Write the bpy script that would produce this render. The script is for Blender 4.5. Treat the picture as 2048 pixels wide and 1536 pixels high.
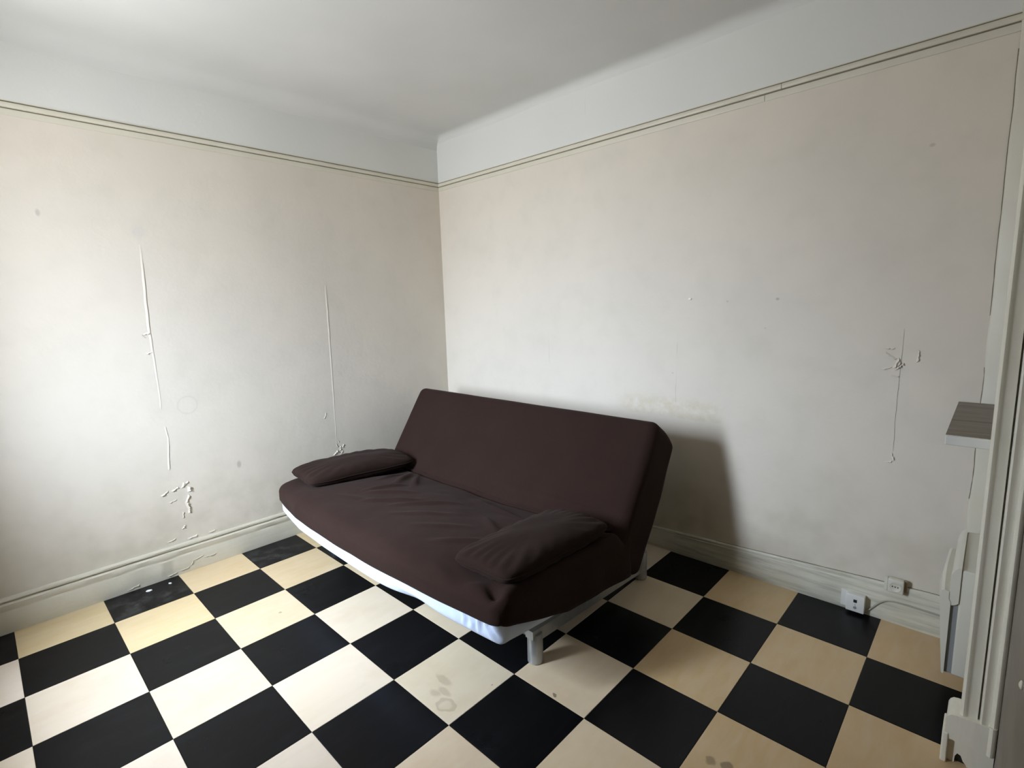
import bpy, bmesh, math, random
from mathutils import Vector, noise

# ------------------------------------------------------------------ clear
for o in list(bpy.data.objects):
    bpy.data.objects.remove(o, do_unlink=True)
scene = bpy.context.scene
COL = scene.collection

# ------------------------------------------------------------------ camera
cam_d = bpy.data.cameras.new('camera')
cam_d.sensor_fit = 'HORIZONTAL'
cam_d.sensor_width = 36.0
cam_d.lens = 1026.37751 / 2048.0 * 36.0
cam_d.clip_start = 0.02
cam = bpy.data.objects.new('camera', cam_d)
COL.objects.link(cam)
cam.location = (3.27759948, 0.0256115946, 1.43101592)
cam.rotation_euler = (1.42054805, 0.0298490466, 0.755498062)
scene.camera = cam

# ------------------------------------------------------------------ world: overcast sky over dimmer ground
SKY = 49.0
world = bpy.data.worlds.new('overcast_sky')
scene.world = world
world.use_nodes = True
wn = world.node_tree
wn.nodes.clear()
w_out = wn.nodes.new('ShaderNodeOutputWorld')
w_bg = wn.nodes.new('ShaderNodeBackground')
w_tc = wn.nodes.new('ShaderNodeTexCoord')
w_sep = wn.nodes.new('ShaderNodeSeparateXYZ')
w_map = wn.nodes.new('ShaderNodeMapRange')                # ground below, sky above the horizon
w_map.inputs['From Min'].default_value = -0.02
w_map.inputs['From Max'].default_value = 0.02
w_mix = wn.nodes.new('ShaderNodeMix')
w_mix.data_type = 'RGBA'
w_mix.inputs[6].default_value = (0.70, 0.73, 0.77, 1)     # pale ground
w_mix.inputs[7].default_value = (0.84, 0.965, 1.13, 1)     # overcast sky
w_up = wn.nodes.new('ShaderNodeMapRange')                 # standard overcast: zenith three times the horizon
w_up.inputs['From Min'].default_value = 0.0
w_up.inputs['From Max'].default_value = 1.0
w_up.inputs['To Min'].default_value = 1.0 * SKY
w_up.inputs['To Max'].default_value = 3.0 * SKY
wn.links.new(w_tc.outputs['Generated'], w_sep.inputs[0])
wn.links.new(w_sep.outputs['Z'], w_map.inputs['Value'])
wn.links.new(w_sep.outputs['Z'], w_up.inputs['Value'])
wn.links.new(w_map.outputs['Result'], w_mix.inputs[0])
wn.links.new(w_mix.outputs[2], w_bg.inputs['Color'])
wn.links.new(w_up.outputs['Result'], w_bg.inputs['Strength'])
wn.links.new(w_bg.outputs[0], w_out.inputs['Surface'])

# the window in the wall behind the photographer
YN = -0.50                       # near wall
WD = 0.45                        # its thickness: a deep reveal
WX0, WX1, WZ0, WZ1 = 0.645, 1.25, 0.97, 2.26
pd = bpy.data.lights.new('window_portal', 'AREA')
pd.shape = 'RECTANGLE'
pd.size = WX1 - WX0
pd.size_y = WZ1 - WZ0
pd.cycles.is_portal = True
po = bpy.data.objects.new('window_portal', pd)
COL.objects.link(po)
po.location = ((WX0 + WX1) / 2, YN - WD + 0.02, (WZ0 + WZ1) / 2)
po.rotation_euler = (math.radians(90), 0, 0)     # area light -Z -> +Y

# ------------------------------------------------------------------ colour management
scene.view_settings.view_transform = 'Standard'
scene.view_settings.look = 'None'
scene.view_settings.gamma = 1.0
scene.view_settings.use_curve_mapping = False
scene.view_settings.exposure = 0.0

scene.cycles.use_light_tree = False
scene.cycles.caustics_reflective = False
scene.cycles.caustics_refractive = False
scene.cycles.max_bounces = 5
scene.cycles.diffuse_bounces = 4
scene.cycles.glossy_bounces = 2

random.seed(7)
# ================================================================== materials
class NT:
    def __init__(s, name):
        s.m = bpy.data.materials.new(name)
        s.m.use_nodes = True
        s.t = s.m.node_tree
        s.b = s.t.nodes['Principled BSDF']
        s.geo = None
    def n(s, kind, **kw):
        nd = s.t.nodes.new(kind)
        for k, v in kw.items():
            setattr(nd, k, v)
        return nd
    def l(s, a, b):
        s.t.links.new(a, b)
    def pos(s):
        if s.geo is None:
            s.geo = s.n('ShaderNodeNewGeometry')
        return s.geo.outputs['Position']
    def objco(s):
        return s.n('ShaderNodeTexCoord').outputs['Object']
    def mapping(s, vec, scale=(1, 1, 1), loc=(0, 0, 0), rot=(0, 0, 0)):
        mp = s.n('ShaderNodeMapping')
        mp.inputs['Scale'].default_value = scale
        mp.inputs['Location'].default_value = loc
        mp.inputs['Rotation'].default_value = rot
        s.l(vec, mp.inputs['Vector'])
        return mp.outputs[0]
    def noise(s, vec, scale, detail=4, rough=0.5, dist=0.0):
        nn = s.n('ShaderNodeTexNoise')
        nn.inputs['Scale'].default_value = scale
        nn.inputs['Detail'].default_value = detail
        nn.inputs['Roughness'].default_value = rough
        nn.inputs['Distortion'].default_value = dist
        s.l(vec, nn.inputs['Vector'])
        return nn.outputs['Fac']
    def rng(s, val, a, b, c=0.0, d=1.0, smooth=False):
        r = s.n('ShaderNodeMapRange')
        if smooth:
            r.interpolation_type = 'SMOOTHSTEP'
        r.inputs['From Min'].default_value = a
        r.inputs['From Max'].default_value = b
        r.inputs['To Min'].default_value = c
        r.inputs['To Max'].default_value = d
        s.l(val, r.inputs['Value'])
        return r.outputs['Result']
    def math(s, op, a, b=None, c=None):
        m = s.n('ShaderNodeMath', operation=op)
        for i, v in enumerate((a, b, c)):
            if v is None:
                continue
            if isinstance(v, (int, float)):
                m.inputs[i].default_value = v
            else:
                s.l(v, m.inputs[i])
        return m.outputs[0]
    def mix(s, fac, a, b, blend='MIX'):
        m = s.n('ShaderNodeMix', data_type='RGBA', blend_type=blend)
        for i, v in ((0, fac), (6, a), (7, b)):
            if isinstance(v, (int, float)):
                m.inputs[i].default_value = v
            elif isinstance(v, tuple):
                m.inputs[i].default_value = (v[0], v[1], v[2], 1)
            else:
                s.l(v, m.inputs[i])
        return m.outputs[2]
    def xyz(s, vec):
        q = s.n('ShaderNodeSeparateXYZ')
        s.l(vec, q.inputs[0])
        return q.outputs
    def bump(s, h, strength=0.3, dist=0.01, prev=None):
        b = s.n('ShaderNodeBump')
        b.inputs['Strength'].default_value = strength
        b.inputs['Distance'].default_value = dist
        s.l(h, b.inputs['Height'])
        if prev is not None:
            s.l(prev, b.inputs['Normal'])
        return b.outputs[0]
    def blob(s, vec, c, r, soft=0.4, sc=(1, 1, 1)):
        """mask, 1 inside an ellipsoidal spot at c"""
        mp = s.n('ShaderNodeVectorMath', operation='SUBTRACT')
        s.l(vec, mp.inputs[0]); mp.inputs[1].default_value = c
        ml = s.n('ShaderNodeVectorMath', operation='MULTIPLY')
        s.l(mp.outputs[0], ml.inputs[0]); ml.inputs[1].default_value = sc
        ln = s.n('ShaderNodeVectorMath', operation='LENGTH')
        s.l(ml.outputs[0], ln.inputs[0])
        return s.rng(ln.outputs['Value'], r * (1 - soft), r * (1 + soft), 1.0, 0.0, True), ln.outputs['Value']
    def fin(s, col=None, rough=None, normal=None, **kw):
        if col is not None:
            if isinstance(col, tuple):
                s.b.inputs['Base Color'].default_value = (*col, 1)
            else:
                s.l(col, s.b.inputs['Base Color'])
        if rough is not None:
            if isinstance(rough, (int, float)):
                s.b.inputs['Roughness'].default_value = rough
            else:
                s.l(rough, s.b.inputs['Roughness'])
        if normal is not None:
            s.l(normal, s.b.inputs['Normal'])
        for k, v in kw.items():
            s.b.inputs[k.replace('_', ' ')].default_value = v
        return s.m

WALL_C = (0.735, 0.700, 0.625)
FRIEZE_C = (0.735, 0.735, 0.700)
RAIL_Z = 2.385

def wall_material(name, side):
    t = NT(name)
    p = t.pos()
    x, y, z = t.xyz(p)[:3]
    big = t.noise(p, 1.6, 1)
    mid = t.noise(p, 7.0, 2, 0.6)
    col = t.mix(t.rng(big, 0.3, 0.7), (0.70, 0.642, 0.560), (0.745, 0.678, 0.585))
    col = t.mix(t.math('MULTIPLY', t.rng(mid, 0.48, 0.75), 0.30), col, (0.62, 0.575, 0.49))
    fr = t.mix(t.rng(big, 0.3, 0.7), (0.70, 0.70, 0.665), (0.735, 0.73, 0.69))
    col = t.mix(t.rng(z, RAIL_Z - 0.004, RAIL_Z + 0.004), col, fr)
    # grime near the skirting, deepened to paint in the low wall's shade
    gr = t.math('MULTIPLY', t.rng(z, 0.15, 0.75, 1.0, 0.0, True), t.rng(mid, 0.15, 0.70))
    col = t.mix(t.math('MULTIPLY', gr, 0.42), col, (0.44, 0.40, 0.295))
    if side == 'back':
        # worn, yellowed patch where the sofa back rubs the paint
        edge = t.math('MULTIPLY', t.rng(x, 1.60, 1.72, 0, 1, True), t.rng(x, 2.20, 2.30, 1, 0, True))
        ez = t.math('MULTIPLY', t.rng(z, 0.78, 0.80, 0, 1, True), t.rng(z, 0.86, 0.93, 1, 0, True))
        wn_ = t.rng(t.noise(p, 26.0, 3, 0.65), 0.30, 0.62)
        m = t.math('MULTIPLY', t.math('MULTIPLY', edge, ez), wn_)
        col = t.mix(t.math('MULTIPLY', m, 0.55), col, (0.60, 0.52, 0.37))
        # nail holes
        for (cx, cz, r, c) in ((2.271, 1.423, 0.006, (0.45, 0.40, 0.36)), (2.505, 1.428, 0.008, (0.25, 0.22, 0.20)), (2.455, 1.29, 0.005, (0.5, 0.45, 0.38)), (1.985, 1.04, 0.006, (0.55, 0.45, 0.35)), (3.034, 1.999, 0.009, (0.42, 0.38, 0.33))):
            f, _ = t.blob(p, (cx, 2.68, cz), r, 0.5, (1, 1, 1.4))
            col = t.mix(t.math('MULTIPLY', f, 0.45), col, c)
    if side == 'left':
        for (cy, cz, r, sc, c, k) in ((0.322, 1.92, 0.012, (1, 1.5, 0.8), (0.45, 0.42, 0.38), 0.6),
                                      (1.046, 0.546, 0.018, (1, 1.6, 0.9), (0.42, 0.36, 0.28), 0.6),
                                      (0.698, 1.862, 0.030, (1, 1.0, 1.0), (0.62, 0.60, 0.55), 0.45)):
            f, _ = t.blob(p, (0.0333, cy, cz), r, 0.5, sc)
            col = t.mix(t.math('MULTIPLY', f, k), col, c)
        # ghost ring where a fitting hung
        _, d = t.blob(p, (0.0333, 0.818, 0.943), 0.05)
        ring = t.math('MULTIPLY', t.rng(d, 0.040, 0.046, 0, 1, True), t.rng(d, 0.048, 0.056, 1, 0, True))
        col = t.mix(t.math('MULTIPLY', ring, 0.22), col, (0.5, 0.45, 0.40))
    nb = t.bump(t.noise(p, 9.0, 4, 0.6), 0.40, 0.006)
    return t.fin(col, 0.62, nb, Specular_IOR_Level=0.30)

M = {}
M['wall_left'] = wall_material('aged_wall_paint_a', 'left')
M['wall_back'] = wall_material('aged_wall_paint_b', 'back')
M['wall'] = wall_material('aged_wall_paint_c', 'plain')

t = NT('taupe_paint')
p = t.pos()
c = t.mix(t.rng(t.noise(p, 5, 4), 0.3, 0.7), (0.24, 0.215, 0.18), (0.29, 0.26, 0.22))
M['taupe'] = t.fin(c, 0.6, t.bump(t.noise(p, 60, 4), 0.25, 0.003), Specular_IOR_Level=0.25)

t = NT('ceiling_paint')
p = t.pos()
c = t.mix(t.rng(t.noise(p, 2.0, 4), 0.3, 0.7), (0.66, 0.655, 0.625), (0.71, 0.70, 0.67))
M['ceiling'] = t.fin(c, 0.75, t.bump(t.noise(p, 6, 2), 0.15, 0.006), Specular_IOR_Level=0.2)

def gloss_paint(name, ca, cb, worn=0.0, axis=(1, 1, 1)):
    t = NT(name)
    p = t.pos()
    c = t.mix(t.rng(t.noise(p, 6, 4), 0.3, 0.7), ca, cb)
    if worn:
        v = t.mapping(p, axis)
        w = t.rng(t.noise(v, 9, 6, 0.68), 0.46, 0.66)
        c = t.mix(t.math('MULTIPLY', w, worn), c, (0.40, 0.385, 0.31))
    nb = t.bump(t.noise(p, 38, 4), 0.22, 0.003)
    return t.fin(c, 0.42, nb, Specular_IOR_Level=0.4)
M['skirting'] = gloss_paint('skirting_paint', (0.58, 0.535, 0.43), (0.63, 0.585, 0.475), 0.30, (0.25, 0.25, 2.2))
M['skirting_worn'] = gloss_paint('worn_skirting_paint', (0.60, 0.575, 0.47), (0.68, 0.65, 0.545), 0.95, (0.22, 1.0, 3.4))
M['rail'] = gloss_paint('rail_paint', (0.66, 0.62, 0.51), (0.70, 0.665, 0.56))
M['casing'] = gloss_paint('casing_paint', (0.80, 0.755, 0.63), (0.84, 0.795, 0.68), 0.15, (2, 2, 0.3))
t = NT('groove_shade_grime'); M['shade_grime'] = t.fin((0.20, 0.175, 0.115), 0.8)
t = NT('crack_dust'); M['crack_dust'] = t.fin((0.40, 0.365, 0.315), 0.85)
t = NT('dark_gap'); M['gap'] = t.fin((0.03, 0.027, 0.022), 0.9)

# floor tiles -------------------------------------------------------
def tile_material(name, dark):
    t = NT(name)
    p = t.pos()
    oi = t.n('ShaderNodeObjectInfo')
    off = t.n('ShaderNodeVectorMath', operation='SCALE')
    off.inputs[0].default_value = (13.0, 7.0, 5.0)
    t.l(oi.outputs['Random'], off.inputs['Scale'])
    ad = t.n('ShaderNodeVectorMath', operation='ADD')
    t.l(p, ad.inputs[0]); t.l(off.outputs[0], ad.inputs[1])
    v = t.mapping(ad.outputs[0], (7.0, 1.6, 1.0), rot=(0, 0, 0.12))
    streak = t.noise(v, 3.0, 5, 0.6, 0.6)
    cloud = t.noise(ad.outputs[0], 5.0, 4, 0.6)
    smear = t.noise(p, 3.3, 4, 0.65)
    if dark:
        c = t.mix(t.rng(streak, 0.50, 0.80), (0.0030, 0.0030, 0.0036), (0.0075, 0.0076, 0.0088))
        # pale dusty smudge by the left skirting
        f, _ = t.blob(p, (0.20, 1.08, 0), 0.14, 0.7, (1.2, 0.8, 1))
        f2, _ = t.blob(p, (0.22, 0.42, 0), 0.16, 0.7, (1.4, 0.7, 1))
        k = t.math('MULTIPLY', t.math('MAXIMUM', f, f2), t.rng(t.noise(p, 11, 5, 0.65), 0.48, 0.8))
        c = t.mix(t.math('MULTIPLY', k, 0.30), c, (0.22, 0.22, 0.21))
        rough = t.rng(smear, 0.3, 0.7, 0.26, 0.36)
        spec = 0.16
    else:
        base = oi.outputs['Color']
        c = t.mix(t.rng(streak, 0.35, 0.75, 0.0, 0.22), base, (0.80, 0.74, 0.64))
        c = t.mix(t.rng(cloud, 0.50, 0.85, 0.0, 0.25), c, (0.45, 0.32, 0.18))
        # dried drip with a ring at its end
        wv = t.n('ShaderNodeVectorMath', operation='ADD')
        nz = t.n('ShaderNodeTexNoise'); nz.inputs['Scale'].default_value = 26.0
        t.l(p, nz.inputs['Vector'])
        sc = t.n('ShaderNodeVectorMath', operation='MULTIPLY_ADD')
        t.l(nz.outputs['Color'], sc.inputs[0]); sc.inputs[1].default_value = (0.03, 0.03, 0.0); sc.inputs[2].default_value = (-0.015, -0.015, 0)
        t.l(p, wv.inputs[0]); t.l(sc.outputs[0], wv.inputs[1])
        q = wv.outputs[0]
        _, d = t.blob(q, (1.922, 1.050, 0), 0.03, 0.3, (0.85, 1.1, 1))
        ring = t.math('MULTIPLY', t.rng(d, 0.016, 0.026, 0.25, 1, True), t.rng(d, 0.032, 0.037, 1, 0, True))
        b1, _ = t.blob(t.mapping(q, (1, 1, 1), rot=(0, 0, 0)), (1.865, 1.090, 0), 0.028, 0.35, (0.9, 1.7, 1))
        b2, _ = t.blob(q, (1.815, 1.128, 0), 0.030, 0.35, (0.75, 2.0, 1))
        b3, _ = t.blob(q, (1.845, 1.062, 0), 0.020, 0.5, (0.9, 1.4, 1))
        st = t.math('MAXIMUM', t.math('MAXIMUM', ring, b1), t.math('MAXIMUM', b2, b3))
        c = t.mix(t.math('MULTIPLY', st, 0.28), c, (0.22, 0.14, 0.08))
        for (cx, cy, r, k) in ((2.190, 1.351, 0.009, 0.75), (2.727, 1.461, 0.017, 0.5), (2.775, 1.470, 0.019, 0.62), (0.859, 0.893, 0.006, 0.5), (1.98, 1.235, 0.004, 0.6)):
            f, _ = t.blob(q, (cx, cy, 0), r, 0.25)
            c = t.mix(t.math('MULTIPLY', f, k), c, (0.12, 0.085, 0.05))
        rough = t.rng(smear, 0.3, 0.7, 0.30, 0.42)
        spec = 0.32
    nb = t.bump(t.noise(p, 9, 2), 0.10, 0.004)
    return t.fin(c, rough, nb, Specular_IOR_Level=spec)
M['tile_dark'] = tile_material('black_linoleum', True)
M['tile_light'] = tile_material('cream_linoleum', False)

# fabrics -------------------------------------------------------------
def fabric(name, ca, cb, weave=900.0, rough=0.95, sheen=0.15, wr=0.0):
    t = NT(name)
    p = t.objco()
    c = t.mix(t.rng(t.noise(p, 4, 5, 0.6), 0.3, 0.7), ca, cb)
    c = t.mix(t.math('MULTIPLY', t.rng(t.noise(p, 140, 3, 0.7), 0.68, 0.78), 0.10), c, (0.35, 0.30, 0.28))
    nb = t.bump(t.noise(p, 24, 4, 0.6), 0.26 + wr, 0.006)
    t.fin(c, rough, nb, Specular_IOR_Level=0.15)
    t.b.inputs['Sheen Weight'].default_value = sheen
    t.b.inputs['Sheen Roughness'].default_value = 0.5
    t.b.inputs['Sheen Tint'].default_value = (0.8, 0.65, 0.6, 1)
    return t.m
M['brown'] = fabric('brown_cotton', (0.0220, 0.0108, 0.0082), (0.0255, 0.0130, 0.0100), sheen=0.035)
M['brown_cushion'] = fabric('brown_cushion_cotton', (0.0190, 0.0098, 0.0072), (0.0225, 0.0118, 0.0088), sheen=0.035)
M['sheet'] = fabric('white_sheet_cotton', (0.64, 0.73, 0.92), (0.68, 0.77, 0.94), rough=0.85, sheen=0.05)
t = NT('silver_metal_paint')
M['metal'] = t.fin(t.mix(t.rng(t.noise(t.objco(), 30, 3), 0.3, 0.7), (0.36, 0.37, 0.37), (0.43, 0.44, 0.44)), 0.38, None, Metallic=0.55)
t = NT('black_plastic'); M['black'] = t.fin((0.012, 0.012, 0.012), 0.5)
t = NT('white_plastic'); M['plastic'] = t.fin(t.mix(t.rng(t.noise(t.objco(), 12, 3), 0.3, 0.7), (0.74, 0.725, 0.68), (0.78, 0.765, 0.72)), 0.35)
t = NT('aged_white_plastic'); M['plastic_old'] = t.fin(t.mix(t.rng(t.noise(t.objco(), 30, 4), 0.3, 0.7), (0.62, 0.60, 0.51), (0.67, 0.65, 0.56)), 0.45)
t = NT('heater_enamel'); M['enamel'] = t.fin(t.mix(t.rng(t.noise(t.objco(), 6, 3), 0.3, 0.7), (0.70, 0.675, 0.585), (0.74, 0.715, 0.625)), 0.35)
t = NT('heater_grille_grey'); M['grille'] = t.fin((0.27, 0.28, 0.285), 0.5)
t = NT('cable_sheath'); M['cable'] = t.fin((0.36, 0.345, 0.28), 0.5)
t = NT('rusty_backplate'); M['rust'] = t.fin(t.mix(t.noise(t.objco(), 60, 4), (0.24, 0.16, 0.09), (0.34, 0.25, 0.16)), 0.8)
t = NT('plaster_white'); M['plaster'] = t.fin(t.mix(t.noise(t.objco(), 60, 4), (0.90, 0.90, 0.88), (0.95, 0.95, 0.93)), 0.8)
# shelf board
t = NT('grey_oak_laminate')
p = t.objco()
v = t.mapping(p, (2.0, 26.0, 1.0))
g = t.noise(v, 1.0, 6, 0.65, 0.8)
v2 = t.mapping(p, (2.0, 14.0, 1.0))
g2 = t.rng(t.noise(v2, 1.0, 4, 0.6, 1.2), 0.56, 0.66)
c = t.mix(t.rng(g, 0.3, 0.7), (0.13, 0.105, 0.083), (0.27, 0.225, 0.185))
c = t.mix(t.math('MULTIPLY', g2, 0.85), c, (0.055, 0.042, 0.034))
M['laminate'] = t.fin(c, 0.5)
t = NT('window_white'); M['window'] = t.fin((0.75, 0.75, 0.72), 0.4)

# ================================================================== mesh helpers
def wloc(o):
    v = Vector((0, 0, 0))
    while o is not None:
        v += o.location
        o = o.parent
    return v

def mk(name, verts, faces, mat, parent=None, smooth=False, autosmooth=None):
    """one mesh object; verts are given in world space"""
    off = wloc(parent) if parent else Vector((0, 0, 0))
    me = bpy.data.meshes.new(name)
    me.from_pydata([Vector(v) - off for v in verts], [], faces)
    me.materials.append(M[mat] if isinstance(mat, str) else mat)
    bm = bmesh.new(); bm.from_mesh(me)
    bmesh.ops.recalc_face_normals(bm, faces=bm.faces)
    if autosmooth is not None:
        for f in bm.faces:
            f.smooth = True
        for e in bm.edges:
            if len(e.link_faces) == 2 and e.calc_face_angle(0) > autosmooth:
                e.smooth = False
    elif smooth:
        for f in bm.faces:
            f.smooth = True
    bm.to_mesh(me); bm.free()
    o = bpy.data.objects.new(name, me)
    COL.objects.link(o)
    if parent:
        o.parent = parent
    return o

def empty(name, loc, label, cat, group=None):
    o = bpy.data.objects.new(name, None)
    o.empty_display_size = 0.1
    COL.objects.link(o)
    o.location = loc
    o['label'] = label; o['category'] = cat
    if group:
        o['group'] = group
    return o

def struct(o, label=None):
    o['kind'] = 'structure'
    if label:
        o['label'] = label
    return o

class MB:
    def __init__(s):
        s.v = []; s.f = []
    def add(s, v, f):
        k = len(s.v)
        s.v += [tuple(a) for a in v]
        s.f += [[i + k for i in q] for q in f]
        return s
    def box(s, a, b, bev=0.0):
        x0, y0, z0 = a; x1, y1, z1 = b
        if not bev:
            s.add([(x0, y0, z0), (x1, y0, z0), (x1, y1, z0), (x0, y1, z0), (x0, y0, z1), (x1, y0, z1), (x1, y1, z1), (x0, y1, z1)],
                  [(0, 3, 2, 1), (4, 5, 6, 7), (0, 1, 5, 4), (1, 2, 6, 5), (2, 3, 7, 6), (3, 0, 4, 7)])
            return s
        bm = bmesh.new()
        bmesh.ops.create_cube(bm, size=1.0)
        for v in bm.verts:
            v.co = Vector((x0 + (v.co.x + .5) * (x1 - x0), y0 + (v.co.y + .5) * (y1 - y0), z0 + (v.co.z + .5) * (z1 - z0)))
        bmesh.ops.bevel(bm, geom=list(bm.edges), offset=bev, segments=3, profile=0.5, affect='EDGES')
        bm.verts.index_update()
        s.add([v.co.copy() for v in bm.verts], [[v.index for v in f.verts] for f in bm.faces])
        bm.free()
        return s
    def prism(s, prof, axis, a, b, close=True):
        """extrude a closed 2D profile; axis 0: prof=(y,z), 1: (x,z), 2: (x,y)"""
        def P(q, t_):
            return {0: (t_, q[0], q[1]), 1: (q[0], t_, q[1]), 2: (q[0], q[1], t_)}[axis]
        n = len(prof)
        v = [P(q, a) for q in prof] + [P(q, b) for q in prof]
        f = [(i, (i + 1) % n, (i + 1) % n + n, i + n) for i in range(n)]
        f += [tuple(range(n))[::-1], tuple(range(n, 2 * n))]
        return s.add(v, f)
    def tube(s, pts, r, seg=10):
        pts = [Vector(q) for q in pts]
        rings = []
        up = Vector((0, 0, 1))
        for i, q in enumerate(pts):
            d = (pts[min(i + 1, len(pts) - 1)] - pts[max(i - 1, 0)]).normalized()
            a = d.cross(up)
            if a.length < 0.05:
                a = d.cross(Vector((1, 0, 0)))
            a.normalize(); b = d.cross(a).normalized()
            rings.append([q + (a * math.cos(2 * math.pi * k / seg) + b * math.sin(2 * math.pi * k / seg)) * r for k in range(seg)])
        v = [q for rg in rings for q in rg]
        f = []
        for i in range(len(rings) - 1):
            for k in range(seg):
                k2 = (k + 1) % seg
                f.append((i * seg + k, i * seg + k2, (i + 1) * seg + k2, (i + 1) * seg + k))
        f.append(tuple(range(seg))[::-1]); f.append(tuple(range((len(rings) - 1) * seg, len(rings) * seg)))
        return s.add(v, f)
    def lathe(s, c, prof, seg=24):
        """prof: list of (radius, z) going up, around vertical axis at c=(x,y)"""
        v = []
        for r, z in prof:
            for k in range(seg):
                a = 2 * math.pi * k / seg
                v.append((c[0] + r * math.cos(a), c[1] + r * math.sin(a), z))
        f = []
        for i in range(len(prof) - 1):
            for k in range(seg):
                k2 = (k + 1) % seg
                f.append((i * seg + k, i * seg + k2, (i + 1) * seg + k2, (i + 1) * seg + k))
        f.append(tuple(range(seg))[::-1]); f.append(tuple(range((len(prof) - 1) * seg, len(prof) * seg)))
        return s.add(v, f)
    def build(s, name, mat, parent=None, smooth=False, autosmooth=None):
        return mk(name, s.v, s.f, mat, parent, smooth, autosmooth)

R40 = math.radians(40)

# ================================================================== room shell
XL, YB, ZC = 0.0333, 2.68, 2.72
XR = 3.373           # near part of the right wall
XA = 3.42            # right wall of the alcove behind the casing
YC = 1.94            # casing

T = 1.0 / 3.0
# floor
fl = MB().box((XL - 0.10, YN - 0.2, -0.10), (XA + 0.10, YB + 0.10, -0.004)).build('floor', 'gap')
struct(fl, 'checkerboard floor of black and cream square tiles')
TG = 0.0007
def tile_mesh(w, d, mat):
    bv = 0.0012; h = 0.004
    b = bmesh.new()
    def ring(x0, y0, x1, y1, z):
        return [b.verts.new((x0, y0, z)), b.verts.new((x1, y0, z)), b.verts.new((x1, y1, z)), b.verts.new((x0, y1, z))]
    r0 = ring(0, 0, w, d, -h); r1 = ring(0, 0, w, d, -0.0006); r2 = ring(bv, bv, w - bv, d - bv, 0)
    for A, B in ((r0, r1), (r1, r2)):
        for k in range(4):
            b.faces.new((A[k], A[(k + 1) % 4], B[(k + 1) % 4], B[k]))
    b.faces.new(r2)
    me = bpy.data.meshes.new('tile'); b.to_mesh(me); b.free()
    me.materials.append(M[mat])
    return me
tile_cache = {}
rt = random.Random(3)
for i in range(0, 11):
    for j in range(-3, 9):
        x0 = max(i * T, XL); x1 = min((i + 1) * T, XA); y0 = max(j * T, YN); y1 = min((j + 1) * T, YB)
        if x1 - x0 < 0.004 or y1 - y0 < 0.004:
            continue
        dark = (i + j) % 2 != 0
        w, d = round(x1 - x0 - 2 * TG, 5), round(y1 - y0 - 2 * TG, 5)
        key = (w, d, dark)
        if key not in tile_cache:
            tile_cache[key] = tile_mesh(w, d, 'tile_dark' if dark else 'tile_light')
        o = bpy.data.objects.new('tile', tile_cache[key])
        COL.objects.link(o)
        o.parent = fl
        o.location = (x0 + TG, y0 + TG, rt.uniform(-0.0003, 0.0))
        base = Vector((0.70, 0.585, 0.45))
        if i == 0 or (i == 1 and j >= 1):
            base = Vector((0.61, 0.455, 0.25))          # yellower base for tiles along the wall
        elif i <= 2 and j >= 2:
            base = Vector((0.66, 0.53, 0.33))
        elif i == 6 or (i == 7 and j <= 4):
            base = Vector((0.68, 0.545, 0.37))
        elif i >= 7:
            base = Vector((0.60, 0.425, 0.215))
        k = rt.uniform(0.95, 1.05)
        o.color = (base.x * k, base.y * k * rt.uniform(0.98, 1.02), base.z * k * rt.uniform(0.94, 1.06), 1)

def grid_wall(name, mat, P, nu, nv, thick):
    """wall slab with a slightly uneven inner face; P(u,v,d)->world"""
    v = []; f = []
    for a in range(nu + 1):
        for b in range(nv + 1):
            v.append(P(a / nu, b / nv, 0))
    n0 = len(v)
    v += [P(0, 0, thick), P(1, 0, thick), P(1, 1, thick), P(0, 1, thick)]
    id_ = lambda a, b: a * (nv + 1) + b
    for a in range(nu):
        for b in range(nv):
            f.append((id_(a, b), id_(a + 1, b), id_(a + 1, b + 1), id_(a, b + 1)))
    f.append((n0, n0 + 1, n0 + 2, n0 + 3))
    f.append([id_(a, 0) for a in range(nu + 1)] + [n0 + 1, n0])
    f.append([id_(a, nv) for a in range(nu + 1)] + [n0 + 2, n0 + 3])
    f.append([id_(0, b) for b in range(nv + 1)] + [n0 + 3, n0])
    f.append([id_(nu, b) for b in range(nv + 1)] + [n0 + 2, n0 + 1])
    return mk(name, v, f, mat, None, autosmooth=R40)

def undul(y, z, s, amp):
    return amp * noise.noise(Vector((y * 1.7 + s, z * 1.7, s)))
ZT = ZC + 0.05
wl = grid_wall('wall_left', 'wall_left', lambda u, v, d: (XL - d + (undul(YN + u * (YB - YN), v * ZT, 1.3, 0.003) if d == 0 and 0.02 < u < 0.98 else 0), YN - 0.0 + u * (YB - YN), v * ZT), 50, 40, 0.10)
struct(wl, 'cream painted wall with lifting wallpaper seams, left of the corner')
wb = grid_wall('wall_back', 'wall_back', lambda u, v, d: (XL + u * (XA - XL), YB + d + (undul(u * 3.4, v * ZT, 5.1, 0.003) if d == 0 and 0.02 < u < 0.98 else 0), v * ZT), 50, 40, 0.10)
struct(wb, 'cream painted wall behind the brown sofa')
# right wall: near part, alcove return
wr = MB()
wr.box((XR, YN, 0), (XR + 0.12, YC + 0.06, ZT))
wr = wr.build('wall_right', 'taupe')
struct(wr, 'dull taupe wall at the right edge beside the door casing')
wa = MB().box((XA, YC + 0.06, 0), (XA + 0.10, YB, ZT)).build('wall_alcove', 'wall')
struct(wa, 'cream alcove wall carrying the shelf and heater')
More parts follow.
